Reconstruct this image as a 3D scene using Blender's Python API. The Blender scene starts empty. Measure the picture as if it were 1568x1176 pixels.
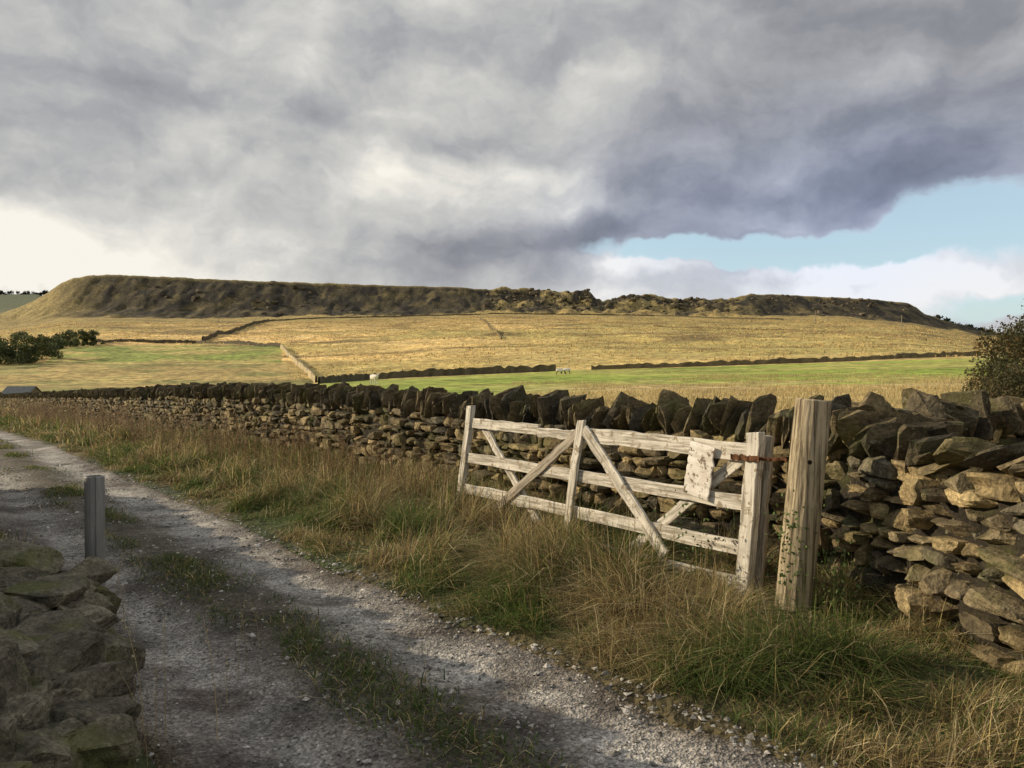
import bpy, math, numpy as np
from mathutils import Vector, Matrix
rng=np.random.default_rng(7)
F=1220.0; CX=784.0; HY=570.0; CH=1.6
scene=bpy.context.scene
scene.view_settings.view_transform='Standard'; scene.view_settings.look='None'; scene.view_settings.exposure=0
ST=lambda a,b,x:(lambda t:t*t*(3-2*t))(np.clip((x-a)/(b-a),0,1))
def vn(x,y,s=0):
    ix=np.floor(x);iy=np.floor(y);fx=x-ix;fy=y-iy
    fx=fx*fx*(3-2*fx);fy=fy*fy*(3-2*fy)
    def h(a,b):
        v=np.sin(a*127.1+b*311.7+s*74.7)*43758.5453
        return v-np.floor(v)
    return (h(ix,iy)*(1-fx)+h(ix+1,iy)*fx)*(1-fy)+(h(ix,iy+1)*(1-fx)+h(ix+1,iy+1)*fx)*fy
def fbm(x,y,s=0,o=4):
    r=0;a=.5;t=0
    for i in range(o):
        r=r+a*vn(x*2**i+i*17.3,y*2**i+i*9.1,s+i);t+=a;a*=.5
    return r/t
# ---------------------------------------------------------------- road frame
R0=np.array([-.36,5.2]);RA=np.array([-.62,.785]);RN=np.array([-.785,-.62])
def sw(x,y):
    dx=x-R0[0];dy=y-R0[1]
    return dx*RA[0]+dy*RA[1], dx*RN[0]+dy*RN[1]
def fromsw(s,w): return R0[0]+s*RA[0]+w*RN[0], R0[1]+s*RA[1]+w*RN[1]
# ---------------------------------------------------------------- terrain
pxW=[-900,0,480,500,870,1490,1700,2500]; eW=[-18,-18,-17,-15,2,22,24,24]
pxB=[-900,-200,0,100,250,400,600,760,900,1100,1300,1400,1500,1600,2500]; yB=[540,520,500,486,486,486,483,478,480,484,486,495,514,524,540]
pxC=[-900,-200,0,40,72,95,112,130,160,220,330,440,560,700,750,775,800,880,900,914,928,940,960,1000,1015,1040,1060,1120,1150,1200,1270,1330,1390,1402,1415,1450,1480,1520,1600,2500]
yC=[540,505,482,466,450,434,427,423,421,422,428,432,436,440,443,440,443,446,450,459,461,456,451,451,456,458,458,457,450,452,455,458,464,470,480,492,500,514,524,540]
pxR=[-900,60,100,200,1350,1450,1600,2500]; yR=[452,450,470,500,530,522,518,520]
def terr(x,y,tag=False):
    r=np.hypot(x,y);th=np.arctan2(x,y)
    thc=np.clip(th,-.95,.95)
    d=r*np.maximum(np.cos(th),.58)
    u=np.tan(thc);px=CX+F*u
    D=[0,18,40,81,160,900,1010,1300,2500,9000]
    L=1-ST(-.42,-.2,u)
    ew=np.interp(px,pxW,eW)
    z160=CH+ew*160/F
    eb=HY-np.interp(px,pxB,yB)
    ec=HY-np.interp(px,pxC,yC)
    crag=ST(720,760,px)*(1-ST(1120,1180,px))
    ec=ec+(fbm(px/14.,px*0,11,3)-.5)*2.2+crag*(fbm(px/7.,px*0,12,3)-.5)*5
    zb=CH+eb*900/F; zc=CH+ec*1010/F
    er=HY-np.interp(px,pxR,yR)
    Z=[0*d,0*d,-.72*L,-1.95*L+(1-L)*z160*.18,z160,zb,zc,zc-3,CH+er*2500/F,CH+0*d+30*9000/F*.3]
    z=np.zeros_like(d)
    for i in range(len(D)-1):
        t=np.clip((d-D[i])/(D[i+1]-D[i]),0,1)
        m=(d>=D[i])
        if i==5:
            t=np.where(t<.35,t*.6,np.where(t<.8,.21+(t-.35)*1.2,.75+(t-.8)*1.25))
        z=np.where(m,Z[i]+(Z[i+1]-Z[i])*t,z)
    a=ST(120,350,d)
    z=z+a*(fbm(x/38.,y/38.,2,4)-.5)*3.4*ST(0,1,np.clip((880-d)/300,0,1))
    z=z+a*(fbm(x/9.,y/9.,22,3)-.5)*1.1*(d<900)
    sc=ST(800,880,d)*(1-ST(995,1010,d))
    z=z+sc*((fbm(x/45.,y/60.,4,3)-.5)*(8+8*crag)+(fbm(x/12.,y/26.,8,4)-.5)*(6+7*crag))
    s,w=sw(x,y)
    near=1-ST(40,90,d)
    z=z+near*(fbm(x*1.3,y*1.3,1,3)-.5)*.07*(0.25+ST(0,-.5,w)*1+ST(2.1,2.8,w))
    bank=.08*ST(-.05,-1.2,w)+.16*ST(2.0,3.2,w)
    rut=-.05*np.exp(-((w-.45)/.3)**2)-.05*np.exp(-((w-1.6)/.25)**2)+.02*np.exp(-((w-1.02)/.22)**2)
    z=z+near*(bank+rut)
    if tag: return z,px,d,u,w,s
    return z
def H(x,y): return terr(np.asarray(x,float),np.asarray(y,float))
def mat(name): 
    m=bpy.data.materials.new(name);m.use_nodes=True;return m
def mesh(name,V,quads=None,tris=None,col=None,m=None,smooth=False,parent=None):
    me=bpy.data.meshes.new(name)
    V=np.asarray(V,np.float32).reshape(-1,3)
    q=np.zeros((0,4),int) if quads is None else np.asarray(quads).reshape(-1,4)
    t=np.zeros((0,3),int) if tris is None else np.asarray(tris).reshape(-1,3)
    me.vertices.add(len(V));me.vertices.foreach_set('co',V.ravel())
    li=np.concatenate([q.ravel(),t.ravel()]).astype(np.int32)
    me.loops.add(len(li));me.loops.foreach_set('vertex_index',li)
    ls=np.concatenate([np.arange(len(q))*4,len(q)*4+np.arange(len(t))*3]).astype(np.int32)
    me.polygons.add(len(ls));me.polygons.foreach_set('loop_start',ls)
    me.polygons.foreach_set('use_smooth',np.full(len(ls),smooth,bool))
    me.update(calc_edges=True);me.validate()
    if col is not None:
        ca=me.color_attributes.new(name='col',type='FLOAT_COLOR',domain='POINT')
        c=np.ones((len(V),4),np.float32);c[:,:3]=col;ca.data.foreach_set('color',c.ravel())
    if m: me.materials.append(m)
    o=bpy.data.objects.new(name,me);scene.collection.objects.link(o)
    if parent: o.parent=parent
    return o
class NT:
    def __init__(s,t): s.t=t;s.n=t.nodes;s.l=t.links
    def new(s,ty,**k):
        n=s.n.new(ty)
        for a,b in k.items(): setattr(n,a,b)
        return n
    def put(s,sock,v):
        if isinstance(v,bpy.types.NodeSocket): s.l.new(v,sock)
        elif v is not None: sock.default_value=v
    def math(s,op,a,b=None,c=None,clamp=False):
        n=s.new('ShaderNodeMath',operation=op,use_clamp=clamp);s.put(n.inputs[0],a);s.put(n.inputs[1],b)
        if c is not None:s.put(n.inputs[2],c)
        return n.outputs[0]
    def vm(s,op,a,b=None,sc=None):
        n=s.new('ShaderNodeVectorMath',operation=op);s.put(n.inputs[0],a);s.put(n.inputs[1],b)
        if sc is not None:s.put(n.inputs['Scale'],sc)
        return n.outputs['Value'] if op in('LENGTH','DOT_PRODUCT','DISTANCE') else n.outputs[0]
    def noise(s,vec,scale,detail=4,rough=.55,dist=0):
        n=s.new('ShaderNodeTexNoise');s.put(n.inputs['Vector'],vec);n.inputs['Scale'].default_value=scale;n.inputs['Detail'].default_value=detail;n.inputs['Roughness'].default_value=rough;n.inputs['Distortion'].default_value=dist
        return n
    def ramp(s,f,stops,interp='LINEAR'):
        n=s.new('ShaderNodeValToRGB');n.color_ramp.interpolation=interp
        e=n.color_ramp.elements
        while len(e)<len(stops): e.new(.5)
        for i,(p,c) in enumerate(stops):
            e[i].position=p;e[i].color=(c[0],c[1],c[2],1) if not isinstance(c,(int,float)) else (c,c,c,1)
        s.put(n.inputs[0],f);return n.outputs[0]
    def mr(s,v,a,b,c=0,d=1,sm=True):
        n=s.new('ShaderNodeMapRange',interpolation_type='SMOOTHSTEP' if sm else 'LINEAR')
        s.put(n.inputs[0],v);n.inputs[1].default_value=a;n.inputs[2].default_value=b;n.inputs[3].default_value=c;n.inputs[4].default_value=d
        return n.outputs[0]
    def mix(s,f,a,b,bt='MIX'):
        n=s.new('ShaderNodeMix',data_type='RGBA',blend_type=bt);s.put(n.inputs[0],f);s.put(n.inputs[6],a);s.put(n.inputs[7],b);return n.outputs[2]
    def bump(s,h,st,dist):
        n=s.new('ShaderNodeBump');n.inputs['Strength'].default_value=st;n.inputs['Distance'].default_value=dist;s.put(n.inputs['Height'],h);return n.outputs[0]
def start(name,rough=.9):
    m=mat(name);k=NT(m.node_tree);b=k.n['Principled BSDF'];b.inputs['Roughness'].default_value=rough
    b.inputs['Specular IOR Level'].default_value=.25
    tc=k.new('ShaderNodeTexCoord').outputs['Object'];return m,k,b,tc
def colattr(k): return k.new('ShaderNodeAttribute',attribute_name='col').outputs['Color']
def m_ground():
    m,k,b,tc=start('moor_ground',.95)
    c=colattr(k)
    cd=k.vm('MULTIPLY',tc,(1,1,0))
    n1=k.noise(cd,.05,5,.65).outputs[0];n2=k.noise(cd,.4,6,.78).outputs[0];n3=k.noise(cd,9,4,.7).outputs[0]
    f=k.math('MULTIPLY',k.mr(n1,.3,.7,.7,1.25),k.mr(n2,.34,.66,.45,1.45))
    f=k.math('MULTIPLY',f,k.mr(n3,.3,.7,.8,1.2))
    k.l.new(k.vm('SCALE',c,None,f),b.inputs['Base Color'])
    h=k.math('ADD',k.math('MULTIPLY',n2,1.0),k.math('MULTIPLY',n3,.12))
    k.l.new(k.bump(h,.9,.8),b.inputs['Normal']);return m
def m_track():
    m,k,b,tc=start('gravel',.85)
    c=colattr(k)
    v=k.new('ShaderNodeTexVoronoi');v.inputs['Scale'].default_value=75;k.l.new(tc,v.inputs['Vector'])
    v2=k.new('ShaderNodeTexVoronoi');v2.inputs['Scale'].default_value=32;k.l.new(tc,v2.inputs['Vector'])
    n=k.noise(tc,1.6,5,.65).outputs[0];n2=k.noise(tc,14,4,.7).outputs[0]
    f=k.mr(v.outputs['Color'],.1,.9,.5,1.5,False)
    f=k.math('MULTIPLY',f,k.mr(v2.outputs['Distance'],.0,.6,1.2,.8))
    f=k.math('MULTIPLY',f,k.mr(n,.3,.7,.55,1.35));f=k.math('MULTIPLY',f,k.mr(n2,.3,.7,.72,1.28))
    k.l.new(k.vm('SCALE',c,None,f),b.inputs['Base Color'])
    h=k.math('ADD',v.outputs['Distance'],k.math('MULTIPLY',n2,2.2));h=k.math('ADD',h,v2.outputs['Distance'])
    k.l.new(k.bump(h,.9,.010),b.inputs['Normal']);return m
def m_stone(name='drystone',moss=.4,scale=1):
    m,k,b,tc=start(name,.92)
    c=colattr(k)
    n=k.noise(tc,6*scale,6,.7).outputs[0];n2=k.noise(tc,38*scale,4,.7).outputs[0];n3=k.noise(tc,2.2*scale,4,.6).outputs[0]
    f=k.math('MULTIPLY',k.mr(n,.3,.7,.5,1.45),k.mr(n2,.3,.7,.6,1.4))
    v=k.vm('SCALE',c,None,f)
    mo=k.math('MULTIPLY',k.mr(n3,.48,.66),moss)
    v=k.mix(mo,v,(.11,.12,.03,1))
    li=k.math('MULTIPLY',k.mr(k.noise(tc,17*scale,3,.6).outputs[0],.63,.69),.45)
    v=k.mix(li,v,(.33,.31,.21,1))
    k.l.new(v,b.inputs['Base Color'])
    k.l.new(k.bump(k.math('ADD',n,k.math('MULTIPLY',n2,.5)),1.0,.035),b.inputs['Normal']);return m
def m_leaf(name,tr=.3):
    m,k,b,tc=start(name,.75)
    c=colattr(k);k.l.new(c,b.inputs['Base Color'])
    t=k.new('ShaderNodeBsdfTranslucent');k.l.new(c,t.inputs[0])
    mx=k.new('ShaderNodeMixShader');mx.inputs[0].default_value=tr
    k.l.new(b.outputs[0],mx.inputs[1]);k.l.new(t.outputs[0],mx.inputs[2]);k.l.new(mx.outputs[0],k.n['Material Output'].inputs[0]);return m
def m_wood(name,base,dark,lo=.5,grain=(1.2,30,30),peel=None,pl=.56):
    m,k,b,tc=start(name,.8)
    g=k.noise(k.vm('MULTIPLY',tc,grain),1.6,6,.7,.4).outputs[0]
    n=k.noise(tc,5,5,.7).outputs[0]
    f=k.mr(g,.36,.6)
    v=k.mix(f,dark,base)
    v=k.mix(k.math('MULTIPLY',k.mr(n,.5,.7),lo),v,tuple(a*.5 for a in base[:3])+(1,))
    if peel:
        p=k.mr(k.noise(tc,13,6,.75).outputs[0],pl,pl+.04);v=k.mix(p,v,peel)
    k.l.new(v,b.inputs['Base Color'])
    k.l.new(k.bump(g,.9,.007),b.inputs['Normal']);return m
M_ground=m_ground()
M_track=m_track();M_stone=m_stone();M_rock=m_stone('mossy_rock',.65,1.3);M_leaf=m_leaf('grass_blades',.35);M_fol=m_leaf('foliage',.2)
M_peb=m_stone('limestone_chippings',0,3)
# ---------------------------------------------------------------- ground sheet
th=np.concatenate([np.linspace(-math.pi,-.66,60,endpoint=False),np.linspace(-.66,.66,800,endpoint=False),np.linspace(.66,math.pi,60)])[:-1]
rr=np.concatenate([np.geomspace(.4,20,240,endpoint=False),np.geomspace(20,120,110,endpoint=False),np.geomspace(120,760,170,endpoint=False),np.linspace(760,1320,150,endpoint=False),np.geomspace(1320,9000,40)])
T,R=np.meshgrid(th,rr)
X=R*np.sin(T);Y=R*np.cos(T)
Z,PX,DD,UU,W,S=terr(X,Y,True)
inroad=ST(.02,.16,W)*(1-ST(2.0,2.15,W))*(S<60)*(S>-9)
Z=Z-.05*inroad
PY=HY-(Z-CH)/np.maximum(Y,.5)*F
def C(r,g,b): return np.array([r,g,b],float)
n1=fbm(X/60,Y/40,31,4);n2=fbm(X/14,Y/9,33,4);n3=fbm(X/180,Y/120,35,3)
def lerp(a,b,t): return a*(1-t[...,None])+b*t[...,None]
one=np.ones(X.shape+(1,))
gold=lerp(C(.86,.59,.23)*one,C(.58,.42,.16)*one,ST(.35,.65,n1));gold=lerp(gold,C(.95,.69,.31)*one,ST(.5,.7,n2)*.8)
gold=lerp(gold,C(.44,.39,.13)*one,ST(.50,.66,n3)*.65)
col=gold
eb=np.interp(PX,pxB,yB)
up=ST(32,-2,PY-eb)
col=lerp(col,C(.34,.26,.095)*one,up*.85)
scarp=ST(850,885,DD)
scc=lerp(C(.075,.062,.034)*one,C(.14,.11,.05)*one,ST(.5,.72,fbm(X/25,Y/14,41,4)))  # shade of the scarp face is put into its dark colour
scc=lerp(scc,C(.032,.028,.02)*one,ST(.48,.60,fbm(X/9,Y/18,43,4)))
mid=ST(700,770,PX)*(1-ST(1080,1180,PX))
scc=lerp(scc,C(.36,.28,.11)*one,np.clip(ST(175,50,PX)*.9+ST(.5,.58,fbm(X/22,Y/30,45,3))*mid*.7,0,1)*one[...,0])  # sunlit gold of the left shoulder painted in, plus pale patches mid-scarp
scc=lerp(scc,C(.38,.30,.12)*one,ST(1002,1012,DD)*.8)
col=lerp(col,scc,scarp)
col=lerp(col,C(.09,.11,.06)*one,ST(1300,1800,DD))
col=lerp(col,C(.22,.16,.07)*one,ST(.56,.66,fbm(X/34,Y/15,51,4))*ST(160,260,DD)*(1-scarp)*.8)
f1=(DD<159)&(DD>25)&(W<-2.9)
wallside=ST(470,500,PX)*one[...,0]
green=lerp(C(.31,.40,.07)*one,C(.47,.44,.13)*one,ST(.40,.68,fbm(X/22,Y/9,61,4)))
straw=C(.60,.47,.22)*one
gg=lerp(green,straw,ST(92,66,DD+ (n2-.5)*60)*ST(640,1000,PX))
gg=lerp(gg,straw,ST(.54,.70,fbm(X/14,Y/30,63,3))*.6*ST(900,1300,PX))
lowl=lerp(C(.50,.38,.15)*one,C(.30,.28,.10)*one,ST(.4,.65,n2))
gg=lerp(lowl,gg,wallside)
col=np.where(f1[...,None],gg,col)
ll=((PX<480)&(DD>=159)&(PY>557))
col=np.where(ll[...,None],lowl,col)
lg=(PX>68+ (557-PY)*1.2)&(PX<432)&(PY<556)&(PY>530+(150-np.minimum(PX,150))*.08)&(DD>159)&(DD<700)
lgc=lerp(C(.28,.33,.08)*one,C(.48,.39,.14)*one,ST(.4,.65,n2))
col=np.where(lg[...,None],lgc,col)
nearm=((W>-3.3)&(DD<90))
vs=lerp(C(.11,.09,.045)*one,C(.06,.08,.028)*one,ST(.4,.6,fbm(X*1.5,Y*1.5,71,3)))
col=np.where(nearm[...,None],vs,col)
nt=len(th);nr=len(rr)
I=np.arange(nr*nt).reshape(nr,nt);J=np.roll(I,-1,axis=1)
Q=np.stack([I[:-1],I[1:],J[1:],J[:-1]],-1).reshape(-1,4)
V=np.stack([X,Y,Z],-1).reshape(-1,3)
zc0=float(H([0.],[0.])[0])
V=np.vstack([V,[[0,0,zc0]]]);ci=nr*nt
TR=np.stack([J[0],np.full(nt,ci),I[0]],-1)[:,[1,2,0]]
colf=np.vstack([col.reshape(-1,3),[[.07,.07,.03]]])
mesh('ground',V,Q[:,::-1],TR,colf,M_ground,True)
# ---------------------------------------------------------------- gravel track
ss=np.concatenate([np.arange(-8,12,.05),np.arange(12,61,.2)]);ww=np.arange(-.06,2.26,.045)
SS,WW=np.meshgrid(ss,ww,indexing='ij')
edge=(fbm(SS*1.1,WW*0,81,3)-.5)*.25
WE=WW+edge*(1-WW/2.2)*ST(1.2,0,WW)+edge*ST(1.2,2.2,WW)
xx,yy=fromsw(SS,WE)
zz=H(xx,yy)+(fbm(xx*6,yy*6,83,3)-.5)*.022-.07*ST(2.05,2.25,WW)-.07*ST(.04,-.06,WW)
g=fbm(xx*2,yy*2,85,4)
o1=np.ones(xx.shape+(1,))
tc_=lerp(C(.225,.205,.185)*o1,C(.115,.098,.085)*o1,ST(.4,.62,g))
trk=np.exp(-((WW-.42)/.28)**2)+.75*np.exp(-((WW-1.58)/.2)**2)
tc_=lerp(tc_,C(.43,.415,.39)*o1,np.clip(trk,0,1)*.75*ST(.35,.58,fbm(xx*3,yy*3,87,3)+.08))
tc_=lerp(tc_,C(.09,.078,.055)*o1,np.exp(-((WW-1.02)/.24)**2)*.9)
tc_=lerp(tc_,C(.13,.105,.07)*o1,ST(.14,0,WW)+ST(1.95,2.1,WW))
a,b_=xx.shape;I=np.arange(a*b_).reshape(a,b_)
mesh('gravel_track',np.stack([xx,yy,zz],-1).reshape(-1,3),np.stack([I[:-1,:-1],I[1:,:-1],I[1:,1:],I[:-1,1:]],-1).reshape(-1,4),None,tc_.reshape(-1,3),M_track,True)
# ---------------------------------------------------------------- stones
def template(n,cuts,seed,k=7,amp=.05,cmin=.72,jit=.018):
    r=np.random.default_rng(seed)
    g=np.linspace(-1,1,n+1);idx={};Vt=[]
    def vid(i,j,l):
        key=(i,j,l)
        if key not in idx: idx[key]=len(Vt);Vt.append((g[i],g[j],g[l]))
        return idx[key]
    F_=[]
    for ax in range(3):
        for side in (0,n):
            for i in range(n):
                for j in range(n):
                    c=[]
                    for (p,q) in ((i,j),(i+1,j),(i+1,j+1),(i,j+1)):
                        t=[p,q];t.insert(ax,side);c.append(vid(*t))
                    if (side==0)!=(ax==1): c=c[::-1]
                    F_.append(c)
    P=np.array(Vt)
    nk=(np.abs(P)**k).sum(1)**(1/k);P=P/nk[:,None]
    for _ in range(4):
        d=r.normal(size=3)*2.2;ph=r.uniform(0,6,3)
        P=P+amp*np.sin(P@d[:,None]+ph)
    for _ in range(cuts):
        d=r.normal(size=3);d/=np.linalg.norm(d);h=r.uniform(cmin,1.08)
        o=np.maximum(P@d-h,0);P=P-o[:,None]*d
    P=P+r.normal(size=P.shape)*jit
    return P,np.array(F_)
TLO=[template(2,6,i,12) for i in range(16)];TMID=[template(4,9,50+i,16,.04,.78,.03) for i in range(24)];THI=[template(9,14,90+i,6,.07,.62,.022) for i in range(16)]
TCOP=[template(3,9,150+i,14,.05,.62,.03) for i in range(20)]
TNEAR=[template(6,11,190+i,14,.05,.76,.02) for i in range(24)]
class Stones:
    def __init__(s): s.V=[];s.Q=[];s.C=[];s.n=0
    def add(s,T,pos,half,ax,col):
        P,Fq=T[rng.integers(len(T))]
        sg=rng.choice([-1,1],3).astype(float)
        flip=sg.prod()<0
        Vv=(P*sg*half)@np.array(ax)+pos
        s.V.append(Vv);s.Q.append((Fq[:,::-1] if flip else Fq)+s.n);s.C.append(np.tile(col,(len(P),1)));s.n+=len(P)
    def make(s,name,m,parent=None): return mesh(name,np.vstack(s.V),np.vstack(s.Q),None,np.vstack(s.C),m,False,parent)
def rot(ax,ang,v):
    return np.array(Matrix.Rotation(ang,3,Vector(ax))@Vector(v))
def stonecol(dark=1.):
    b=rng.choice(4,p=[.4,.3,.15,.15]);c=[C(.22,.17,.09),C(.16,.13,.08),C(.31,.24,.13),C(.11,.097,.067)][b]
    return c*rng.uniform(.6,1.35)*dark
class Path:
    def __init__(s,pts):
        s.p=np.array(pts,float);dl=np.linalg.norm(np.diff(s.p,axis=0),axis=1);s.c=np.concatenate([[0],np.cumsum(dl)]);s.L=s.c[-1]
    def at(s,a):
        e=.25
        f=lambda q:np.array([np.interp(q,s.c,s.p[:,0]),np.interp(q,s.c,s.p[:,1])])
        p=(f(a-e)+f(a)*2+f(a+e))/4;d=f(min(a+e,s.L))-f(max(a-e,0));d/=np.linalg.norm(d);return p,d
def drywall(name,pts,side,height=1.08,thick=.42,near=12,flatcope=None,copeh=.3):
    P=Path(pts);st=Stones()
    up=np.array([0,0,1.])
    def frame(a):
        p,d=P.at(a);n=np.array([-d[1],d[0]])*side
        return p,np.array([d[0],d[1],0]),np.array([n[0],n[1],0])
    zc=-.04
    hs=[]
    while zc<height-.03:
        h=rng.uniform(.07,.135)*(1.15 if zc<.3 else 1); hs.append((zc,h)); zc+=h
    tot=zc
    for (zb_,h) in hs:
        a=rng.uniform(0,.2)
        while a<P.L:
            p,d,n=frame(a);dist=np.hypot(*p)
            l=rng.uniform(.10,.36)*(1.0 if dist<22 else 1.5)
            nearst=dist<5.8
            if nearst: l*=1.15
            am=a+l/2
            p,d,n=frame(min(am,P.L))
            gz=float(H([p[0]],[p[1]])[0])
            wav=(fbm(np.array([am*.5]),np.array([zb_*2]),91,2)[0]-.5)*.12
            T=TNEAR if nearst else (TMID if dist<near else TLO)
            hh=h*rng.uniform(.65,1.3)
            inset=rng.normal(0,.026)
            batter=(zb_/height)*.05
            wd=thick-2*batter
            pos=np.array([p[0],p[1],gz+zb_+h/2+wav])+n*(thick/2+inset)
            ay=rng.normal(0,.08);dd=d+up*rng.normal(0,.09)+n*ay;dd/=np.linalg.norm(dd)
            nn=np.cross(up,dd)*side;nn/=np.linalg.norm(nn);uu=np.cross(dd,nn)*side
            if np.dot(uu,up)<0:uu=-uu
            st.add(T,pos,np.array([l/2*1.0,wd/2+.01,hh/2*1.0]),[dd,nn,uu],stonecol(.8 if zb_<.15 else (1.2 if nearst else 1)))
            a+=l
    a=0.
    while a<P.L:
        p,d,n=frame(a);dist=np.hypot(*p)
        t=rng.uniform(.035,.085)
        flat=flatcope and flatcope[0]<a<flatcope[1]
        gz=float(H([p[0]],[p[1]])[0])+tot-.02
        if flat:
            tilt=rng.uniform(.95,1.4);hh=rng.uniform(.24,.38);t=rng.uniform(.045,.085)
        else:
            tilt=rng.normal(.28,.16);hh=rng.uniform(.65,1.3)*copeh
        ax=rot(n,-tilt*side,up);dx=rot(n,-tilt*side,d);yw=rng.normal(0,.2)
        dx=rot(ax,yw,dx);nn=rot(ax,yw,n)
        rl=rng.normal(0,.22);ax,nn=rot(dx,rl,ax),rot(dx,rl,nn)
        pos=np.array([p[0],p[1],gz])+n*(thick/2+rng.normal(0,.025))+ax*hh*.44*(1 if not flat else .35)+(up*.05 if flat else 0)
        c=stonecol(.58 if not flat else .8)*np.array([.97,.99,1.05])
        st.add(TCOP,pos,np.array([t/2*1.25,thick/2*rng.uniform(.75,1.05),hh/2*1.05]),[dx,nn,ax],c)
        a+=t*(1.3 if not flat else 1.9)
    root=bpy.data.objects.new(name,None);scene.collection.objects.link(root)
    st.make('stones',M_stone,root)
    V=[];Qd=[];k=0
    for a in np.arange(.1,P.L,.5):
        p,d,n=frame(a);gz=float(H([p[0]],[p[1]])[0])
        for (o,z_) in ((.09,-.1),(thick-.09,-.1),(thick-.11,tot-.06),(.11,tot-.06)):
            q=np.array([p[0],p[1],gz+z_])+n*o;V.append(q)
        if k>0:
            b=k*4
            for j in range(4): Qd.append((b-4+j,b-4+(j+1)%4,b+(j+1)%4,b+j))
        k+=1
    mesh('dark_gap_core',V,Qd,None,np.tile(C(.03,.025,.018),(len(V),1)),M_stone,False,root)  # near-black box added inside the stones: blocks light, paints the gaps dark
    return root
gd=np.array([-.585,.811])
far=np.array([.1,8.7])+gd*104
drywall('offframe_shade_wall',[(3.1,.6),(2.62,2.6),(2.38,4.2),(2.31,5.0),(2.19,5.8),(.1,8.7),(-8.4,20.5),tuple(far)],-1,height=.99,flatcope=(0,4.25),near=13)
drywall('offframe_shade_wall',[(2.72,5.75),(4.2,6.6),(9,8.4),(16,10.0)],1,height=1.0)
drywall('offframe_shade_wall',[(-1.9,-3.0),(-2.3,1.0),(-2.75,2.9),(-3.12,4.3),(-8.45,11.6)],1,height=1.15,near=2)  # unseen wall added outside the frame, its height set to shade the track
# ---------------------------------------------------------------- collapsed stone heap in the foreground left
st=Stones()
def rock(px,py,wp,hp,d,T=THI,dk=1.,dep=None):
    x=(px-CX)/F*d;z=CH-(py-HY)/F*d;w=wp/F*d;h=hp/F*d
    R_=np.array(Matrix.Rotation(rng.uniform(-.5,.5),3,'Z')@Matrix.Rotation(rng.uniform(-.25,.25),3,'X')@Matrix.Rotation(rng.uniform(-.25,.25),3,'Y')).T
    st.add(T,np.array([x,d,z]),np.array([w/2*1.05,(dep or w*.5),h/2*1.1]),R_,C(.16,.145,.11)*rng.uniform(.6,1.4)*dk)
for r_ in [(20,862,120,56,4.8),(5,905,130,60,4.35),(70,908,100,48,4.2),(15,955,130,60,3.95),(95,962,130,46,3.95),(70,990,190,60,3.7),(160,1010,80,80,3.75),(-20,1010,120,80,3.3),(50,1045,160,90,3.25),(140,1070,110,80,3.4),(20,1105,160,95,2.95),(120,1125,140,90,3.05),(172,1130,60,90,3.3),(60,1175,170,80,2.8),(150,1180,100,70,3.0),(-40,1080,120,130,2.9),(-50,960,120,90,3.7),(-60,1150,120,120,2.6)]: rock(*r_)
for i in range(190):
    t=rng.uniform();bx=-2.70+t*1.32;by=5.0-t*2.5
    o=rng.uniform(-.06,.6);zt=rng.uniform(.02,.40-.1*t)
    p=np.array([bx-o*.8,by-o*.3,zt]);sc_=rng.uniform(.035,.13)
    R_=np.array(Matrix.Rotation(rng.uniform(-3,3),3,'Z')@Matrix.Rotation(rng.uniform(-.5,.5),3,'X')).T
    st.add(TNEAR,p,np.array([sc_*1.4,sc_,sc_*.6]),R_,C(.15,.135,.10)*rng.uniform(.6,1.5))
st.make('stone_heap',M_rock)
# pebbles on the track
n=17000
s_=rng.uniform(0,1,n)**1.6*15-3.2;w_=rng.uniform(-.1,2.15,n)
keep=(rng.uniform(size=n)<.22+.6*np.exp(-((w_-.02)/.2)**2)+.4*np.exp(-((w_-.45)/.3)**2)+.3*np.exp(-((w_-1.4)/.15)**2));s_=s_[keep];w_=w_[keep];n=len(s_)
x_,y_=fromsw(s_,w_);z_=H(x_,y_)+.001
oc=np.array([[1,0,0],[-1,0,0],[0,1,0],[0,-1,0],[0,0,1],[0,0,-1.]]);of=np.array([[0,2,4],[2,1,4],[1,3,4],[3,0,4],[2,0,5],[1,2,5],[3,1,5],[0,3,5]])
sz=rng.gamma(2.,.003,n)+.003;sz=np.minimum(sz,.022)
V=oc[None]*sz[:,None,None]*np.array([1.3,1,.75])+rng.normal(size=(n,6,3))*sz[:,None,None]*.25
an=rng.uniform(0,6.28,n);ca,sa=np.cos(an)[:,None],np.sin(an)[:,None]
V=np.stack([V[...,0]*ca-V[...,1]*sa,V[...,0]*sa+V[...,1]*ca,V[...,2]],-1)+np.stack([x_,y_,z_],-1)[:,None]
pc=np.repeat((C(.46,.44,.41)*rng.uniform(.35,1.6,n)[:,None])[:,None],6,1)
mesh('gravel',V.reshape(-1,3),None,(of[None]+np.arange(n)[:,None,None]*6).reshape(-1,3),pc.reshape(-1,3),M_peb)
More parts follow.
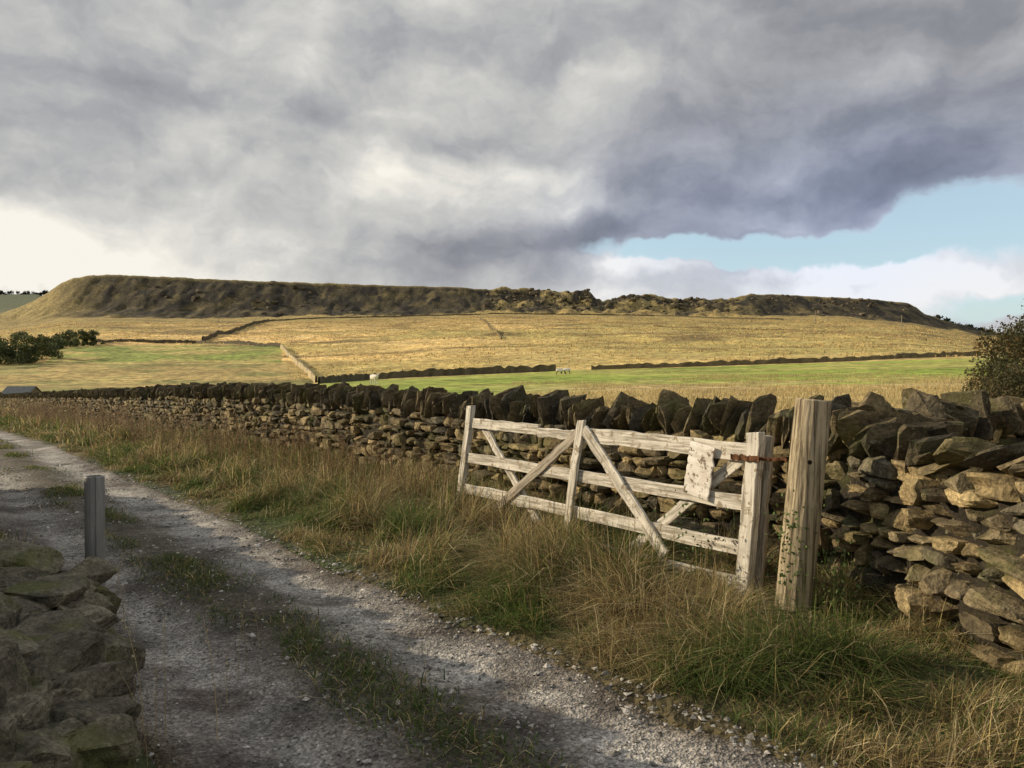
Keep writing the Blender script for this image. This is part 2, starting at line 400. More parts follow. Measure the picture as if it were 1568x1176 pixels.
# ---------------------------------------------------------------- grass
def blades(x,y,h,wd,ldir,lean,col,zoff=-.02):
    n=len(x);z=H(x,y)+zoff
    ts=np.array([0,.35,.7,1.])
    lx=np.cos(ldir);ly=np.sin(ldir)
    ph=rng.uniform(0,6.28,n);wx=np.cos(ph);wy=np.sin(ph)
    V=np.zeros((n,7,3))
    for i,t in enumerate(ts):
        off=lean*h*t**1.8;zz=h*(t-.5*np.minimum(lean,1.5)*t**2.2)
        cx=x+lx*off;cy=y+ly*off;cz=z+zz
        if i<3:
            w2=wd*.5*(1-.55*t)
            V[:,2*i]=np.stack([cx-wx*w2,cy-wy*w2,cz],-1);V[:,2*i+1]=np.stack([cx+wx*w2,cy+wy*w2,cz],-1)
        else: V[:,6]=np.stack([cx,cy,cz],-1)
    b=np.arange(n)[:,None]*7
    Qd=np.concatenate([b+np.array([0,1,3,2]),b+np.array([2,3,5,4])]);Td=b+np.array([4,5,6])
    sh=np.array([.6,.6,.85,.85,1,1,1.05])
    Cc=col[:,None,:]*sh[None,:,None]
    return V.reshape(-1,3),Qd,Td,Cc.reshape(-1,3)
class G:
    def __init__(s): s.a=[];s.n=0
    def add(s,r):
        s.a.append((r[0],r[1]+s.n,r[2]+s.n,r[3]));s.n+=len(r[0])
    def make(s,name,m=None):
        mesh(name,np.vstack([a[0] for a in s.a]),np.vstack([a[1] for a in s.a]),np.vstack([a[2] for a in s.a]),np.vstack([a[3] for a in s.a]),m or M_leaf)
PAL=np.array([[.54,.42,.19],[.66,.56,.34],[.085,.14,.03],[.16,.21,.055],[.16,.115,.065],[.34,.26,.12]])
def cols(pg,n,x,y):
    g=rng.uniform(size=n)<pg
    i=np.where(g,rng.choice([2,3],n,p=[.65,.35]),rng.choice([0,1,4,5],n,p=[.26,.18,.28,.28]))
    return PAL[i]*rng.uniform(.55,1.25,n)[:,None]
vg=G()
def gs(x,y,cx,cy,rx,ry): return np.exp(-(((x-cx)/rx)**2+((y-cy)/ry)**2))
def verge(s0,s1,n,wd,hs):
    s=rng.uniform(s0,s1,n);w=-rng.uniform(-.06,2.75,n)
    x,y=fromsw(s,w)
    ed=(fbm(s*1.3,s*0,101,3)-.5)*.35+(fbm(s*5,s*0,102,2)-.5)*.12
    keep=(w<ed-.02)&(rng.uniform(size=n)<ST(0,.2,-(w-ed))*.8+.2);s,w,x,y=s[keep],w[keep],x[keep],y[keep];n=len(x)
    cl=fbm(x*2.9,y*2.9,103,3);patch=fbm(x*2.0,y*2.0,105,4)
    hh=hs*(.36+1.35*ST(.36,.68,cl))*(.42+.58*ST(0,.9,-w))*rng.uniform(.4,1.2,n)
    gold=1.5*gs(x,y,.66,5.25,.42,.35)+.9*gs(x,y,.15,6.2,.4,.3)+.6*gs(x,y,-.6,7.5,.5,.5)+.9*gs(x,y,-1.5,9.2,.7,.7)+.7*gs(x,y,1.35,3.9,.3,.25)
    low=np.clip(gs(x,y,1.62,5.0,.28,.30)+1.0*gs(x,y,2.2,3.9,.28,.8)+.6*gs(x,y,1.1,5.3,.2,.2),0,.85)
    hh=hh*(1+.6*gold)*(1-low*.75)
    pg=np.clip(.46+ (patch-.5)*2.4-.35*gold-.15*ST(.5,1.3,-w)+.2*(y<4.4)*(w<-1.0)+.1*(w>-.5),.12,.88)
    c=cols(pg,n,x,y)
    ld=rng.normal(-.7,1.1,n)+(fbm(x*1.9,y*1.9,107,2)-.5)*7;lean=np.abs(rng.normal(.95,.5,n))
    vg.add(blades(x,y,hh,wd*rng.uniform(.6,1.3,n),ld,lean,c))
verge(-4.5,.5,95000,.0048,.29)
verge(.5,5,55000,.0065,.30)
verge(5,14,50000,.010,.28)
verge(14,34,26000,.022,.30)
verge(34,75,10000,.05,.4)
vg.make('verge_grass')
tg=G()
n=46000;s=rng.uniform(-4,24,n);w=rng.normal(1.04,.16,n)
m_=fbm(s*.9,w*2,111,3);k_=(m_>.42)|(rng.uniform(size=n)<.14);s,w,m_=s[k_],w[k_],m_[k_];n=len(s);x,y=fromsw(s,w)
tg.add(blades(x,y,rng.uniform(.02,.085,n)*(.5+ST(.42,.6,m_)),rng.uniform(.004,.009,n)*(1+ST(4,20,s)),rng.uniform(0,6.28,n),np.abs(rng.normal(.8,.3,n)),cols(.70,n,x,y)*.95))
n=26000;s=rng.uniform(-2,34,n);w=rng.uniform(1.98,4.2,n);x,y=fromsw(s,w)
m_=fbm(x*1.5,y*1.5,113,3)
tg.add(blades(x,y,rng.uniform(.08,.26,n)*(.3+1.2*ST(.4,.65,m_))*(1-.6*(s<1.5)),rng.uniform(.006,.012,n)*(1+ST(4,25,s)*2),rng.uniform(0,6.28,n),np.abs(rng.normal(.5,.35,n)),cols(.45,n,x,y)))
tg.make('track_grass')
fg=G();n=42000
u=rng.uniform(.0,.68,n);d=rng.uniform(28,105,n);x=u*d;y=d
k_=(fbm(x/8,y/5,121,3)+.25*ST(70,35,d)+.15*ST(.1,.4,u)>.62);x,y,d=x[k_],y[k_],d[k_];n=len(x)
fg.add(blades(x,y,rng.uniform(.12,.45,n),rng.uniform(.03,.06,n),rng.uniform(0,6.28,n),np.abs(rng.normal(.4,.3,n)),np.array([.60,.48,.23])*rng.uniform(.6,1.2,n)[:,None]))
fg.make('field_grass')
def stalks(name,pts,hmin,hmax,leafn=26,c0=C(.18,.12,.065),thick=.006,ls=.012):
    V=[];Qd=[];Cc=[];k=0
    for (x,y) in pts:
        h=rng.uniform(hmin,hmax);z=float(H([x],[y])[0]);ax=rng.normal(0,.12,2)
        N=5;c=c0*rng.uniform(.7,1.4)
        ph=rng.uniform(0,3.14)
        for p2 in (ph,ph+1.57):
            for i in range(N+1):
                t=i/N;o=ax*h*t*t;th_=thick*(1-.6*t)
                V+= [(x+o[0]-math.cos(p2)*th_,y+o[1]-math.sin(p2)*th_,z+h*t),(x+o[0]+math.cos(p2)*th_,y+o[1]+math.sin(p2)*th_,z+h*t)];Cc+=[c,c]
                if i: b=k+2*i;Qd.append((b-2,b-1,b+1,b))
            k+=2*(N+1)
        for j in range(leafn):
            t=rng.uniform(.35,1);o=ax*h*t*t;sp=ls*2.6*(1.25-t)
            ctr=np.array([x+o[0]+rng.normal(0,sp),y+o[1]+rng.normal(0,sp),z+h*t+rng.normal(0,.01)])
            a=rng.normal(size=3);a/=np.linalg.norm(a);b2=np.cross(a,rng.normal(size=3));b2/=np.linalg.norm(b2);s1=ls*rng.uniform(.4,1.1)
            for q in (a*s1,b2*s1*.5,-a*s1,-b2*s1*.5): V.append(tuple(ctr+q));Cc.append(c*1.2)
            Qd.append((k,k+1,k+2,k+3));k+=4
    mesh(name,V,Qd,None,np.array(Cc),M_leaf)
pts=[]
for i in range(210):
    s=rng.uniform(2.6,9);w=-rng.uniform(1.0,2.4);x,y=fromsw(s,w);pts.append((float(x),float(y)))
stalks('dock_plant',pts,.35,.8,34,thick=.004)
pts=[]
for i in range(420):
    s=rng.uniform(9,38);w=-rng.uniform(.9,2.4);x,y=fromsw(s,w);pts.append((float(x),float(y)))
stalks('dock_plant',pts,.35,.85,28,C(.18,.13,.08),.008,.028)
pts=[((px-CX)/F*d,d) for px,d in [(362,4.2),(375,4.3),(175,5.6),(205,4.4),(345,3.9),(188,4.9),(395,4.6),(215,3.6),(235,3.4),(250,3.5),(222,3.2),(330,3.5)]]
stalks('seeding_grass_stalk',pts,.25,.55,14,C(.40,.33,.2),.0022,.007)
V=[];Qd=[];Cc=[];k=0
for i in range(420):
    b=rng.choice(3);cx,cy,cz,sp=[(1.74,5.0,.50,.06),(2.0,4.95,.30,.09),(1.25,5.6,.42,.14)][b]
    ctr=np.array([cx,cy,cz])+rng.normal(size=3)*np.array([sp,sp*.6,.16])
    a=rng.normal(size=3);a/=np.linalg.norm(a);b2=np.cross(a,rng.normal(size=3));b2/=np.linalg.norm(b2);s1=rng.uniform(.008,.02)
    for q in (a*s1,b2*s1*.6,-a*s1,-b2*s1*.6): V.append(tuple(ctr+q));Cc.append(C(.08,.12,.035)*rng.uniform(.6,1.5))
    Qd.append((k,k+1,k+2,k+3));k+=4
mesh('bramble_plant',V,Qd,None,np.array(Cc),M_fol)
# ---------------------------------------------------------------- gate
GL=np.array([-.47,8.3]);GR=np.array([1.62,5.4]);gn=np.array([-.811,-.585,0])
M_gate=m_wood('weathered_white_paint',(.72,.68,.60,1),(.28,.25,.20,1),.45,(1.5,26,26),(.31,.26,.19,1),.56)
M_gatedk=m_wood('weathered_grey_wood',(.46,.41,.33,1),(.16,.13,.1,1),.5,(1.5,26,26))
M_sign=m_wood('peeling_board',(.82,.79,.73,1),(.66,.60,.54,1),.35,(3,3,3),(.20,.16,.12,1),.54)
def gp(t,z,off=0):
    q=GL+(GR-GL)*t;return np.array([q[0],q[1],z])+gn*off
gate=bpy.data.objects.new('five_bar_gate',None);scene.collection.objects.link(gate)
def plank(name,A,B,th_,hh,m,parent,nrm=gn,taper=0,point=0):
    A=np.array(A,float);B=np.array(B,float);L=np.linalg.norm(B-A);xa=(B-A)/L;ya=np.array(nrm,float)-np.dot(nrm,xa)*xa;ya/=np.linalg.norm(ya);za=np.cross(xa,ya)
    N=14;V=[];Qd=[]
    for i in range(N+1):
        t=i/N;j=rng.normal(0,.003,2);hx=hh/2*(1-taper*t)*(1+rng.normal(0,.03))
        ex=[0,0,0,0]
        if i==N and point: ex=[-point,-point,point*.3,point*.3]
        for q,(sy,sz_) in enumerate(((-1,-1),(1,-1),(1,1),(-1,1))):
            V.append((t*L+ex[q],sy*th_/2+j[0],sz_*hx+j[1]))
        if i:
            b=i*4
            for q in range(4): Qd.append((b-4+q,b-4+(q+1)%4,b+(q+1)%4,b+q))
    Qd.append((3,2,1,0));b=N*4;Qd.append((b,b+1,b+2,b+3))
    o=mesh(name,V,Qd,None,None,m,False,parent)
    Mx=Matrix.Identity(4)
    for r_ in range(3):
        Mx[r_][0]=xa[r_];Mx[r_][1]=ya[r_];Mx[r_][2]=za[r_];Mx[r_][3]=A[r_]
    sh=float(rng.uniform(0,20));o.data.transform(Matrix.Translation((sh,0,0)));o.matrix_world=Mx@Matrix.Translation((-sh,0,0))
    bv=o.modifiers.new('b','BEVEL');bv.width=.005;bv.segments=2;bv.limit_method='ANGLE';return o
plank('top_rail_1',gp(0,1.075),gp(.345,1.075),.024,.10,M_gate,gate)
plank('top_rail_2',gp(.34,1.05,.004),gp(.52,1.055,.004),.024,.085,M_gate,gate)
plank('top_rail_3',gp(.50,1.07),gp(1.0,1.055),.03,.125,M_gate,gate)
plank('rail_2',gp(-.02,.71),gp(1.0,.705),.024,.105,M_gate,gate)
plank('rail_3',gp(-.03,.385),gp(.99,.39),.024,.105,M_gate,gate)
plank('rail_4',gp(-.04,.10),gp(.98,.14),.024,.10,M_gate,gate)
plank('end_stile_1',gp(.985,.06),gp(1.012,1.20),.07,.105,M_gate,gate,point=.015)
plank('end_stile_2',gp(1.0,.08,-.085),gp(1.025,1.17,-.085),.04,.06,M_gatedk,gate)
plank('end_stile_3',gp(-.045,.10),gp(.025,1.26),.06,.085,M_gate,gate,point=.02)
plank('middle_stile',gp(.462,.17,.034),gp(.520,1.20,.034),.03,.085,M_gate,gate,point=.02)
plank('brace_1',gp(.135,.20,.026),gp(.515,1.10,.026),.022,.085,M_gatedk,gate)
plank('brace_2',gp(.075,1.05,-.027),gp(.365,.10,-.027),.022,.085,M_gate,gate)
plank('brace_3',gp(.528,1.12,.028),gp(.79,.22,.028),.024,.10,M_gate,gate)
plank('brace_4',gp(.985,1.04,-.03),gp(.64,.10,-.03),.022,.085,M_gate,gate)
plank('notice_board',gp(.874,.70,.036),gp(.892,1.085,.036),.014,.235,M_sign,gate)
mi,k,b,tc=start('rusty_iron',.8)
nn_=k.noise(tc,40,5,.7).outputs[0];k.l.new(k.ramp(nn_,[(.3,(.05,.025,.015)),(.7,(.20,.09,.04))]),b.inputs['Base Color']);b.inputs['Metallic'].default_value=.3
plank('hinge_strap',gp(.965,1.02,.047),gp(1.03,1.02,.047),.008,.04,mi,gate)
plank('hinge_pin',gp(1.02,1.02,.03),(1.80,5.20,1.03),.02,.025,mi,gate)
# ---------------------------------------------------------------- gate post
M_post=m_wood('weathered_post',(.44,.37,.25,1),(.10,.075,.045,1),.5,(22,22,1.1))
def tube(name,pts,rad,seg,m,parent=None,jit=0,cap=True,groove=0):
    pts=np.array(pts,float);V=[];Qd=[]
    gr=rng.normal(0,1,seg)*groove
    for i,p in enumerate(pts):
        d=pts[min(i+1,len(pts)-1)]-pts[max(i-1,0)];d/=np.linalg.norm(d)
        a=np.cross(d,[.3,.9,.1]);a/=np.linalg.norm(a);b=np.cross(d,a)
        for j in range(seg):
            t=2*math.pi*j/seg;r=rad[i]*(1+gr[j])+rng.normal(0,jit)
            V.append(p+(a*math.cos(t)+b*math.sin(t))*r)
        if i:
            o=i*seg
            for j in range(seg): Qd.append((o-seg+j,o-seg+(j+1)%seg,o+(j+1)%seg,o+j))
    T_=[]
    if cap:
        V.append(pts[-1]);c=len(V)-1;o=(len(pts)-1)*seg
        for j in range(seg): T_.append((o+j,o+(j+1)%seg,c))
    return mesh(name,V,Qd,T_ if T_ else None,None,m,False,parent)
post=bpy.data.objects.new('wooden_gate_post',None);scene.collection.objects.link(post)
N=16
tube('shaft',[(1.80+.15*i/N,5.14+.01*i/N,-.15+1.565*i/N) for i in range(N+1)]+[(1.951,5.15,1.425)],[.112-.004*i/N for i in range(N+1)]+[.096],44,M_post,post,.0008,groove=.022)
md,k,b,tc=start('dark_hole',.9);b.inputs['Base Color'].default_value=(.02,.015,.01,1)
tube('bolt_hole',[(1.886,5.05,1.03),(1.885,5.034,1.03)],[.014,.014],12,md,post)
# ---------------------------------------------------------------- metal post
mm,k,b,tc=start('galvanised_steel',.55)
n_=k.noise(k.vm('MULTIPLY',tc,(1,1,.2)),14,6,.7).outputs[0];k.l.new(k.ramp(n_,[(.3,(.19,.195,.2)),(.7,(.34,.34,.34))]),b.inputs['Base Color']);b.inputs['Metallic'].default_value=.35
mp=bpy.data.objects.new('metal_bollard',None);scene.collection.objects.link(mp)
bx,by=-2.73,5.2
V=[];Qd=[];seg=40
prof=[(.060,-.1),(.060,.915),(.058,.922),(.052,.922),(.052,.6)]
for r_,z_ in prof:
    for j in range(seg):
        t=2*math.pi*j/seg;rr_=r_-(.010 if (j in (32,33) ) and r_>.055 else 0);V.append((bx+rr_*math.cos(t),by+rr_*math.sin(t),z_))
for i in range(1,len(prof)):
    for j in range(seg): Qd.append(((i-1)*seg+j,(i-1)*seg+(j+1)%seg,i*seg+(j+1)%seg,i*seg+j))
mesh('tube',V,Qd,None,None,mm,False,mp)
tube('end_plug',[(bx,by,.86),(bx,by,.905)],[.0515,.0515],30,md,mp)
# ---------------------------------------------------------------- place by sight line onto terrain
def hit(px,py,dmin=25,dmax=1000):
    d=np.geomspace(dmin,dmax,3000);u=(px-CX)/F
    z=H(u*d,d);yy_=HY-(z-CH)/d*F
    i=np.where(yy_<=py)[0]
    i=i[0] if len(i) else len(d)-1
    return np.array([u*d[i],d[i],z[i]])
def fwall(pts,h=1.3,th_=.55,cc=C(.10,.085,.06),jit=.16,dmin=110):
    P3=[hit(a,b,dmin) for a,b in pts];pth=Path([p[:2] for p in P3]);V=[];Qd=[];Cc=[];k=0
    for a in np.arange(0,pth.L,.8):
        p,d=pth.at(a);n=np.array([-d[1],d[0]]);hh=h+rng.normal(0,jit);z=float(H([p[0]],[p[1]])[0])
        for o,zz_ in ((-th_/2,-.8),(-th_/2*.6,hh),(th_/2*.6,hh+rng.normal(0,.05)),(th_/2,-.8)):
            V.append((p[0]+n[0]*o,p[1]+n[1]*o,z+zz_));Cc.append(cc*rng.uniform(.6,1.4))
        if k:
            b=k*4
            for j in range(3): Qd.append((b-4+j,b-3+j,b+1+j,b+j))
        k+=1
    mesh('field_wall',V,Qd,None,np.array(Cc),M_stone)
fwall([(488,588),(560,582),(620,578),(760,572),(856,568)],1.3)
fwall([(905,566),(1100,560),(1300,553),(1505,545)],.9,cc=C(.16,.13,.08))
fwall([(430,533),(452,556),(484,586)],1.3,cc=C(.42,.35,.22))
fwall([(140,524),(300,526),(430,532)],1.2)
fwall([(310,523),(360,508),(412,492)],2.0,cc=C(.09,.07,.045))
fwall([(412,492),(520,487),(760,481),(1000,484),(1200,490)],1.2,cc=C(.12,.10,.06))
fwall([(735,488),(768,520)],1.0,cc=C(.2,.15,.08))
fwall([(1000,500),(1200,506),(1420,522)],.9,cc=C(.2,.15,.08))
# crags
st=Stones()
for i in range(420):
    px=rng.choice([rng.uniform(745,910),rng.uniform(925,1130),rng.uniform(1030,1085),rng.uniform(200,600),rng.uniform(1150,1390)],p=[.32,.28,.15,.1,.15])
    t=rng.uniform(0,1)**.6
    d=885+122*t;u=(px-CX)/F;x=u*d;z=float(H([x],[d])[0])
    s1=rng.uniform(.8,2.6)*(1.3 if rng.uniform()<.2 else .8)
    st.add(TMID,np.array([x,d,z+.2*s1]),np.array([s1*1.4,s1,s1*.8]),np.array(Matrix.Rotation(rng.uniform(0,3),3,'Z')).T,C(.13,.105,.07)*rng.uniform(.4,1.5))
st.make('rock_outcrop',m_stone('gritstone',.3,.02))
# ---------------------------------------------------------------- foliage
def leaves(clumps,n,size,c0,c1):
    cl=np.array([c[:3] for c in clumps]);rd=np.array([c[3] for c in clumps])
    i=rng.integers(len(cl),size=n);dr=rng.normal(size=(n,3));dr/=np.linalg.norm(dr,axis=1)[:,None]
    r=rd[i]*rng.uniform(.25,1.,n)**.5
    c=cl[i]+dr*r[:,None]*np.array([1,1,.8])+rng.normal(size=(n,3))*size*.7
    a=rng.normal(size=(n,3));a/=np.linalg.norm(a,axis=1)[:,None];b=np.cross(a,rng.normal(size=(n,3)));b/=np.linalg.norm(b,axis=1)[:,None]
    s=size*rng.uniform(.5,1.2,n)[:,None]
    V=np.stack([c+a*s,c+b*s*.6,c-a*s,c-b*s*.6],1).reshape(-1,3)
    k=rng.uniform(size=(n,1))*(.5+.5*np.sin(cl[i][:,:1]*7+cl[i][:,2:3]*9));col=(c0*(1-k)+c1*k)*rng.uniform(.6,1.4,(n,1))
    return V,np.arange(n*4).reshape(-1,4),np.repeat(col,4,0)
mb,k,b,tc=start('bark',.9);b.inputs['Base Color'].default_value=(.06,.045,.03,1)
k.l.new(k.bump(k.noise(tc,20,5).outputs[0],.8,.02),b.inputs['Normal'])
def tree(name,x,y,h,r,nleaf,size,c0,c1,ncl=26,low=.15,limbs=10,z0=None,tr=.07):
    z=float(H([x],[y])[0]) if z0 is None else z0
    root=bpy.data.objects.new(name,None);scene.collection.objects.link(root)
    tube('trunk',[(x,y,z-.3),(x+.03*h,y,z+h*.25),(x-.02*h,y,z+h*.55),(x,y,z+h*.85)],[tr*h*.6,tr*h*.45,tr*h*.3,tr*h*.08],8,mb,root)
    cl=[]
    for i in range(ncl):
        a=rng.uniform(0,6.28);t=rng.uniform(low,1);rad=r*math.sin(math.pi*min(.97,.15+.8*t))**.7*rng.uniform(.35,1)
        cl.append((x+rad*math.cos(a),y+rad*math.sin(a),z+h*t*.93,r*rng.uniform(.16,.34)))
    for i in range(limbs):
        c=cl[i];zz_=z+h*rng.uniform(.2,.5)
        tube('limb_%d'%(i+1),[(x,y,zz_),((x+c[0])/2,(y+c[1])/2,(zz_+c[2])/2+.05*h),c[:3]],[tr*h*.25,tr*h*.15,tr*h*.04],5,mb,root)
    v,q,c=leaves(cl,nleaf,size,c0,c1);mesh('crown',v,q,None,c,M_fol,False,root)
tree('hawthorn_tree',8.6,13.6,2.3,1.1,11000,.032,C(.05,.06,.025),C(.15,.10,.045),50,.05,14,tr=.035)
tree('hawthorn_tree',11.0,16.6,2.7,1.5,10000,.036,C(.05,.06,.025),C(.14,.10,.045),50,.05,14,tr=.035)
tree('hawthorn_tree',7.0,10.8,1.75,.85,9000,.024,C(.05,.055,.025),C(.15,.10,.05),46,.05,10,tr=.03)
tree('hawthorn_tree',9.4,13.6,3.1,1.2,8000,.032,C(.045,.055,.025),C(.14,.10,.05),34,.25,10,tr=.03)
def belt(name,items,n,size,c0,c1):
    cl=[]
    for px,py,rad_m,hm,dm in items:
        p=hit(px,py,dm) 
        for j in range(16): cl.append((p[0]+rng.normal(0,rad_m*.8),p[1]+rng.normal(0,rad_m*.5),p[2]+hm*rng.uniform(.05,.85),rad_m*rng.uniform(.15,.38)))
    v,q,c=leaves(cl,n,size,c0,c1);mesh(name,v,q,None,c,M_fol)
belt('distant_trees',[(5,555,5,9,200),(25,557,5,8,200),(45,556,4,6,200),(60,550,4,6,220),(-15,556,5,9,200),(85,534,4,5,260),(105,531,4,5,260),(125,529,4,6,260),(140,528,3,4,260),(20,543,5,8,230),(70,541,4,6,240)],26000,.36,C(.07,.09,.04),C(.17,.18,.07))
cl=[]
for i in range(50):
    px=rng.uniform(-60,72);d=2450;cl.append(((px-CX)/F*d,d,CH+(120+rng.uniform(-2,3))*d/F,rng.uniform(4,7)))
for i in range(40):
    px=rng.uniform(1435,1568)if i%3 else rng.uniform(1480,1568);d=1150;yy_=np.interp(px,[1435,1480,1520,1570],[488,503,514,518])
    cl.append(((px-CX)/F*d,d,CH+(HY-yy_+rng.uniform(-3,3.5))*d/F,rng.uniform(2.5,5)))
v,q,c=leaves(cl,12000,1.8,C(.035,.045,.03),C(.06,.07,.04));mesh('distant_trees',v,q,None,c,M_fol)
mg=G();n=70000
u=rng.uniform(-.72,.68,n);d=rng.uniform(165,680,n);x=u*d;y=d;cn=fbm(x/12,y/6,131,3);k_=cn>.48
x,y,d,u=x[k_],y[k_],d[k_],u[k_];px=CX+F*u;py=HY-(H(x,y)-CH)/d*F
k_=~((px<440)&(py>528));x,y,d=x[k_],y[k_],d[k_];n=len(x)
mg.add(blades(x,y,rng.uniform(.3,.8,n),rng.uniform(.3,.8,n)*d/420,rng.uniform(0,6.28,n),np.abs(rng.normal(.4,.3,n)),np.array([.76,.57,.26])*rng.uniform(.45,1.15,n)[:,None]))
mg.make('moor_grass')
# ---------------------------------------------------------------- barn
def barn():
    x,y=-56.,91.;z=float(H([x],[y])[0]);root=bpy.data.objects.new('stone_barn',None);scene.collection.objects.link(root)
    mr_,k,b,tc=start('slate',.6);k.l.new(k.ramp(k.noise(tc,3,5).outputs[0],[(.3,(.05,.065,.075)),(.7,(.10,.12,.135))]),b.inputs['Base Color'])
    hx,hy,e,r=1.5,1.2,1.0,1.75
    V=[(x-hx,y-hy,z-.5),(x+hx,y-hy,z-.5),(x+hx,y+hy,z-.5),(x-hx,y+hy,z-.5),(x-hx,y-hy,z+e),(x+hx,y-hy,z+e),(x+hx,y+hy,z+e),(x-hx,y+hy,z+e),(x-hx,y,z+r),(x+hx,y,z+r)]
    mesh('walls',V,[(0,1,5,4),(1,2,6,5),(2,3,7,6),(3,0,4,7)],[(4,8,7),(5,6,9)],np.tile(C(.18,.15,.1),(10,1)),M_stone,False,root)
    o=.15;V=[(x-hx-o,y-hy-o,z+e-.02),(x+hx+o,y-hy-o,z+e-.02),(x+hx+o,y,z+r+.06),(x-hx-o,y,z+r+.06),(x+hx+o,y+hy+o,z+e-.02),(x-hx-o,y+hy+o,z+e-.02)]
    mesh('roof',V,[(0,1,2,3),(3,2,4,5)],None,None,mr_,False,root)
    mesh('door',[(x-.4,y-hy-.01,z),(x+.4,y-hy-.01,z),(x+.4,y-hy-.01,z+.95),(x-.4,y-hy-.01,z+.95)],[(0,1,2,3)],None,None,md,False,root)
barn()
mpw,k,b,tc=start('pole_wood',.8);b.inputs['Base Color'].default_value=(.3,.26,.2,1)
for px,py in [(510,484),(672,483),(967,486),(1248,492),(1380,500),(335,490)]:
    p=hit(px,py+4,300);root=bpy.data.objects.new('telegraph_pole',None);scene.collection.objects.link(root)
    hh=8.5;tube('shaft',[(p[0],p[1],p[2]-1),(p[0],p[1],p[2]+hh)],[.24,.18],6,mpw,root)
    plank('crossarm',(p[0]-1,p[1],p[2]+hh-.6),(p[0]+1,p[1],p[2]+hh-.6),.14,.16,mpw,root,nrm=(0,-1,0))
# ---------------------------------------------------------------- sheep
mw,k,b,tc=start('fleece',.95);nn_=k.noise(tc,18,5,.7).outputs[0];k.l.new(k.ramp(nn_,[(.3,(.66,.62,.55)),(.7,(.87,.84,.77))]),b.inputs['Base Color']);k.l.new(k.bump(nn_,1,.03),b.inputs['Normal'])
mf,k,b,tc=start('sheep_face',.8);b.inputs['Base Color'].default_value=(.06,.05,.045,1)
def skin(name,vs,es,rads,m,parent):
    me=bpy.data.meshes.new(name);me.from_pydata(vs,es,[]);o=bpy.data.objects.new(name,me);scene.collection.objects.link(o);o.parent=parent
    sk=o.modifiers.new('s','SKIN');sk.use_smooth_shade=True
    for i,r_ in enumerate(rads): me.skin_vertices[0].data[i].radius=r_ if isinstance(r_,tuple) else (r_,r_)
    me.skin_vertices[0].data[0].use_root=True
    sb=o.modifiers.new('u','SUBSURF');sb.levels=1;sb.render_levels=1;me.materials.append(m)
def sheep(p,yaw,graze=True,fm=None,sc=1):
    root=bpy.data.objects.new('sheep',None);scene.collection.objects.link(root)
    hz=.18 if graze else .92;hx=.86 if graze else .72
    vs=[(-.1,0,.62),(-.42,0,.63),(.22,0,.62),(.42,0,.66),(.58,0,.62 if graze else .80),(-.5,0,.55)]
    skin('fleece_body',vs,[(0,1),(0,2),(2,3),(3,4),(1,5)],[(.25,.27),(.22,.24),(.24,.26),(.18,.2),(.12,.13),(.1,.1)],mw,root)
    hb=vs[4]
    skin('head',[hb,((hb[0]+hx)/2,0,(hb[2]+hz)/2+.05),(hx,0,hz),(hx+.1,0,hz-.09),((hx)-.02,.12,hz+.03),((hx)-.02,-.12,hz+.03)],[(0,1),(1,2),(2,3),(2,4),(2,5)],[.09,.085,.075,.045,.022,.022],fm or mf,root)
    i=0
    for lx,ly in ((.3,.12),(.3,-.12)):
        i+=1;skin('front_leg_%d'%i,[(lx,ly,.52),(lx+.02,ly,.3),(lx,ly,.06),(lx+.03,ly,.0)],[(0,1),(1,2),(2,3)],[.07,.04,.028,.034],fm or mf,root)
    i=0
    for lx,ly in ((-.38,.12),(-.38,-.12)):
        i+=1;skin('hind_leg_%d'%i,[(lx,ly,.55),(lx+.06,ly,.38),(lx-.07,ly,.24),(lx-.04,ly,.05),(lx,ly,0)],[(0,1),(1,2),(2,3),(3,4)],[.1,.06,.036,.028,.034],fm or mf,root)
    root.location=p;root.rotation_euler=(0,0,yaw);root.scale=(sc,)*3
def onfield(px,d):
    x=(px-CX)/F*d;return (x,d,float(H([x],[d])[0]))
sheep(onfield(573,104),math.radians(-50),False,mw,1.5)
sheep(onfield(857,128),math.radians(5),True,mf,1.15)
sheep(onfield(868,131),math.radians(170),True,mf,1.15)
# ---------------------------------------------------------------- sun / sky
el=math.radians(20.5);az=math.atan2(-.955,.295)
Sd=Vector((math.sin(az)*math.cos(el),math.cos(az)*math.cos(el),math.sin(el)))
l=bpy.data.lights.new('sun','SUN');l.energy=5;l.angle=math.radians(.53);l.color=(1,.83,.58)
lo=bpy.data.objects.new('sun',l);lo.rotation_euler=Sd.to_track_quat('Z','Y').to_euler();scene.collection.objects.link(lo)
w=bpy.data.worlds.new('World');scene.world=w;w.use_nodes=True;k=NT(w.node_tree);k.n.clear()
out=k.new('ShaderNodeOutputWorld');D=k.new('ShaderNodeTexCoord').outputs['Generated'];D=k.vm('NORMALIZE',D)
sky=k.new('ShaderNodeTexSky',sky_type='NISHITA');sky.sun_disc=False;sky.sun_elevation=el;sky.sun_rotation=az%(2*math.pi)
bg1=k.new('ShaderNodeBackground');k.l.new(sky.outputs[0],bg1.inputs[0]);bg1.inputs[1].default_value=.15
wn=k.noise(D,5.5,5,.58);wv=k.vm('SCALE',k.vm('SUBTRACT',wn.outputs['Color'],(.5,.5,.5)),None,.17)
wv=k.vm('MULTIPLY',wv,(1,1,.6));Dw=k.vm('ADD',D,wv)
def blob(px,py,rx,ry):
    c=Vector(((px-CX)/F,1,(HY-py)/F)).normalized()
    d=k.vm('MULTIPLY',k.vm('SUBTRACT',Dw,tuple(c)),(F/rx,1.5,F/ry));return k.mr(k.vm('LENGTH',d),0,1.25,1,0)
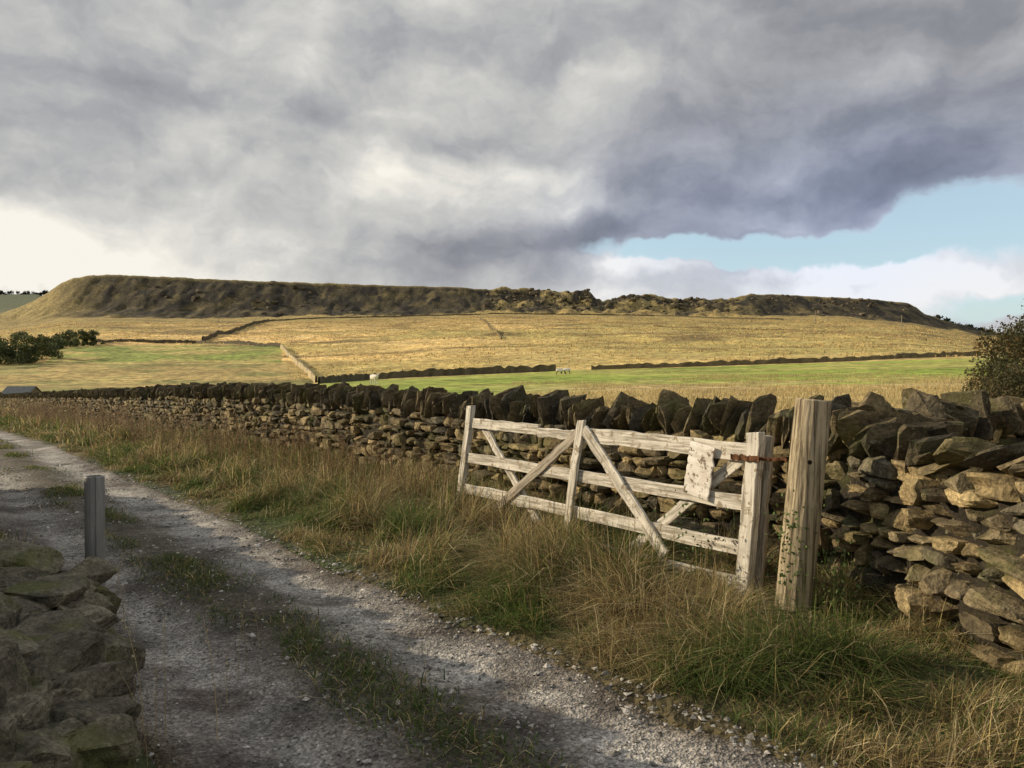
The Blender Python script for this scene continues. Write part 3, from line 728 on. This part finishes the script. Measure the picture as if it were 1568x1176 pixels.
sep=k.new('ShaderNodeSeparateXYZ');k.l.new(D,sep.inputs[0])
den=k.math('ADD',k.math('MAXIMUM',sep.outputs[2],0.),.34)
P=k.vm('SCALE',D,None,k.math('DIVIDE',1.,den));P=k.vm('MULTIPLY',P,(1,.8,.5))
na=k.noise(P,1.5,6,.5,.1).outputs[0]
Qv=k.vm('MULTIPLY',Dw,(1,1,1.9))
nc=k.noise(Qv,5.4,6,.52,0).outputs[0];nd=k.noise(k.vm('ADD',Qv,(-.026,0,.05)),5.4,6,.52,0).outputs[0]
rel=k.math('SUBTRACT',nc,nd)
Vv=k.math('ADD',.63,k.math('MULTIPLY',k.math('SUBTRACT',nc,.5),.3))
Vv=k.math('ADD',Vv,k.math('MULTIPLY',rel,.85));Vv=k.math('ADD',Vv,k.math('MULTIPLY',k.math('SUBTRACT',na,.5),.45))
for px,py,rx,ry,a in [(20,385,430,90,.32),(-60,430,300,70,.2),(640,265,340,85,.22),(820,290,160,40,.10),(860,165,200,50,.10),(870,375,300,50,-.27),(1260,80,620,170,-.27),(1500,190,300,110,-.15),(1380,440,430,60,.30),(960,398,130,26,.42),(1180,290,360,60,-.27),(330,170,420,60,-.10),(250,330,200,30,-.08),(500,390,260,40,-.10),(1250,400,160,16,.2)]:
    Vv=k.math('ADD',Vv,k.math('MULTIPLY',blob(px,py,rx,ry),a))
cc=k.ramp(Vv,[(.08,(.18,.19,.215)),(.3,(.27,.28,.31)),(.5,(.41,.415,.43)),(.72,(.62,.615,.59)),(.95,(.95,.91,.82))])
cc=k.mix(k.math('MULTIPLY',blob(1300,340,520,190),.85),cc,k.mix(1,cc,(.84,.95,1.24,1),'MULTIPLY'))
bg2=k.new('ShaderNodeBackground');bg2.inputs[1].default_value=1
bm=None
for px,py,rx,ry,a in [(1330,364,380,30,1.25),(1110,380,150,22,.9),(1545,345,140,60,1.1),(1530,468,160,30,.75)]:
    t=k.math('MULTIPLY',blob(px,py,rx,ry),a);bm=t if bm is None else k.math('ADD',bm,t)
msk=bm
bm=k.math('ADD',bm,k.math('MULTIPLY',k.math('SUBTRACT',nc,.5),-1.5));bm=k.math('ADD',bm,k.math('MULTIPLY',rel,-.9))
bm=k.math('MULTIPLY',k.mr(bm,.2,.7,0,.58),k.mr(msk,.02,.2))
cc2=k.mix(k.math('MULTIPLY',bm,1.6,None,True),cc,(.66,.88,1.0,1));k.l.new(cc2,bg2.inputs[0])
mx=k.new('ShaderNodeMixShader');k.l.new(bm,mx.inputs[0]);k.l.new(bg2.outputs[0],mx.inputs[1]);k.l.new(bg1.outputs[0],mx.inputs[2]);k.l.new(mx.outputs[0],out.inputs[0])
# ---------------------------------------------------------------- camera
cam=bpy.data.cameras.new('camera');cam.sensor_width=36;cam.lens=F/1568*36;cam.clip_end=30000;cam.clip_start=.05
co=bpy.data.objects.new('camera',cam);co.location=(0,0,CH);co.rotation_euler=(math.radians(90)-math.atan(18/F),0,0);scene.collection.objects.link(co);scene.camera=co
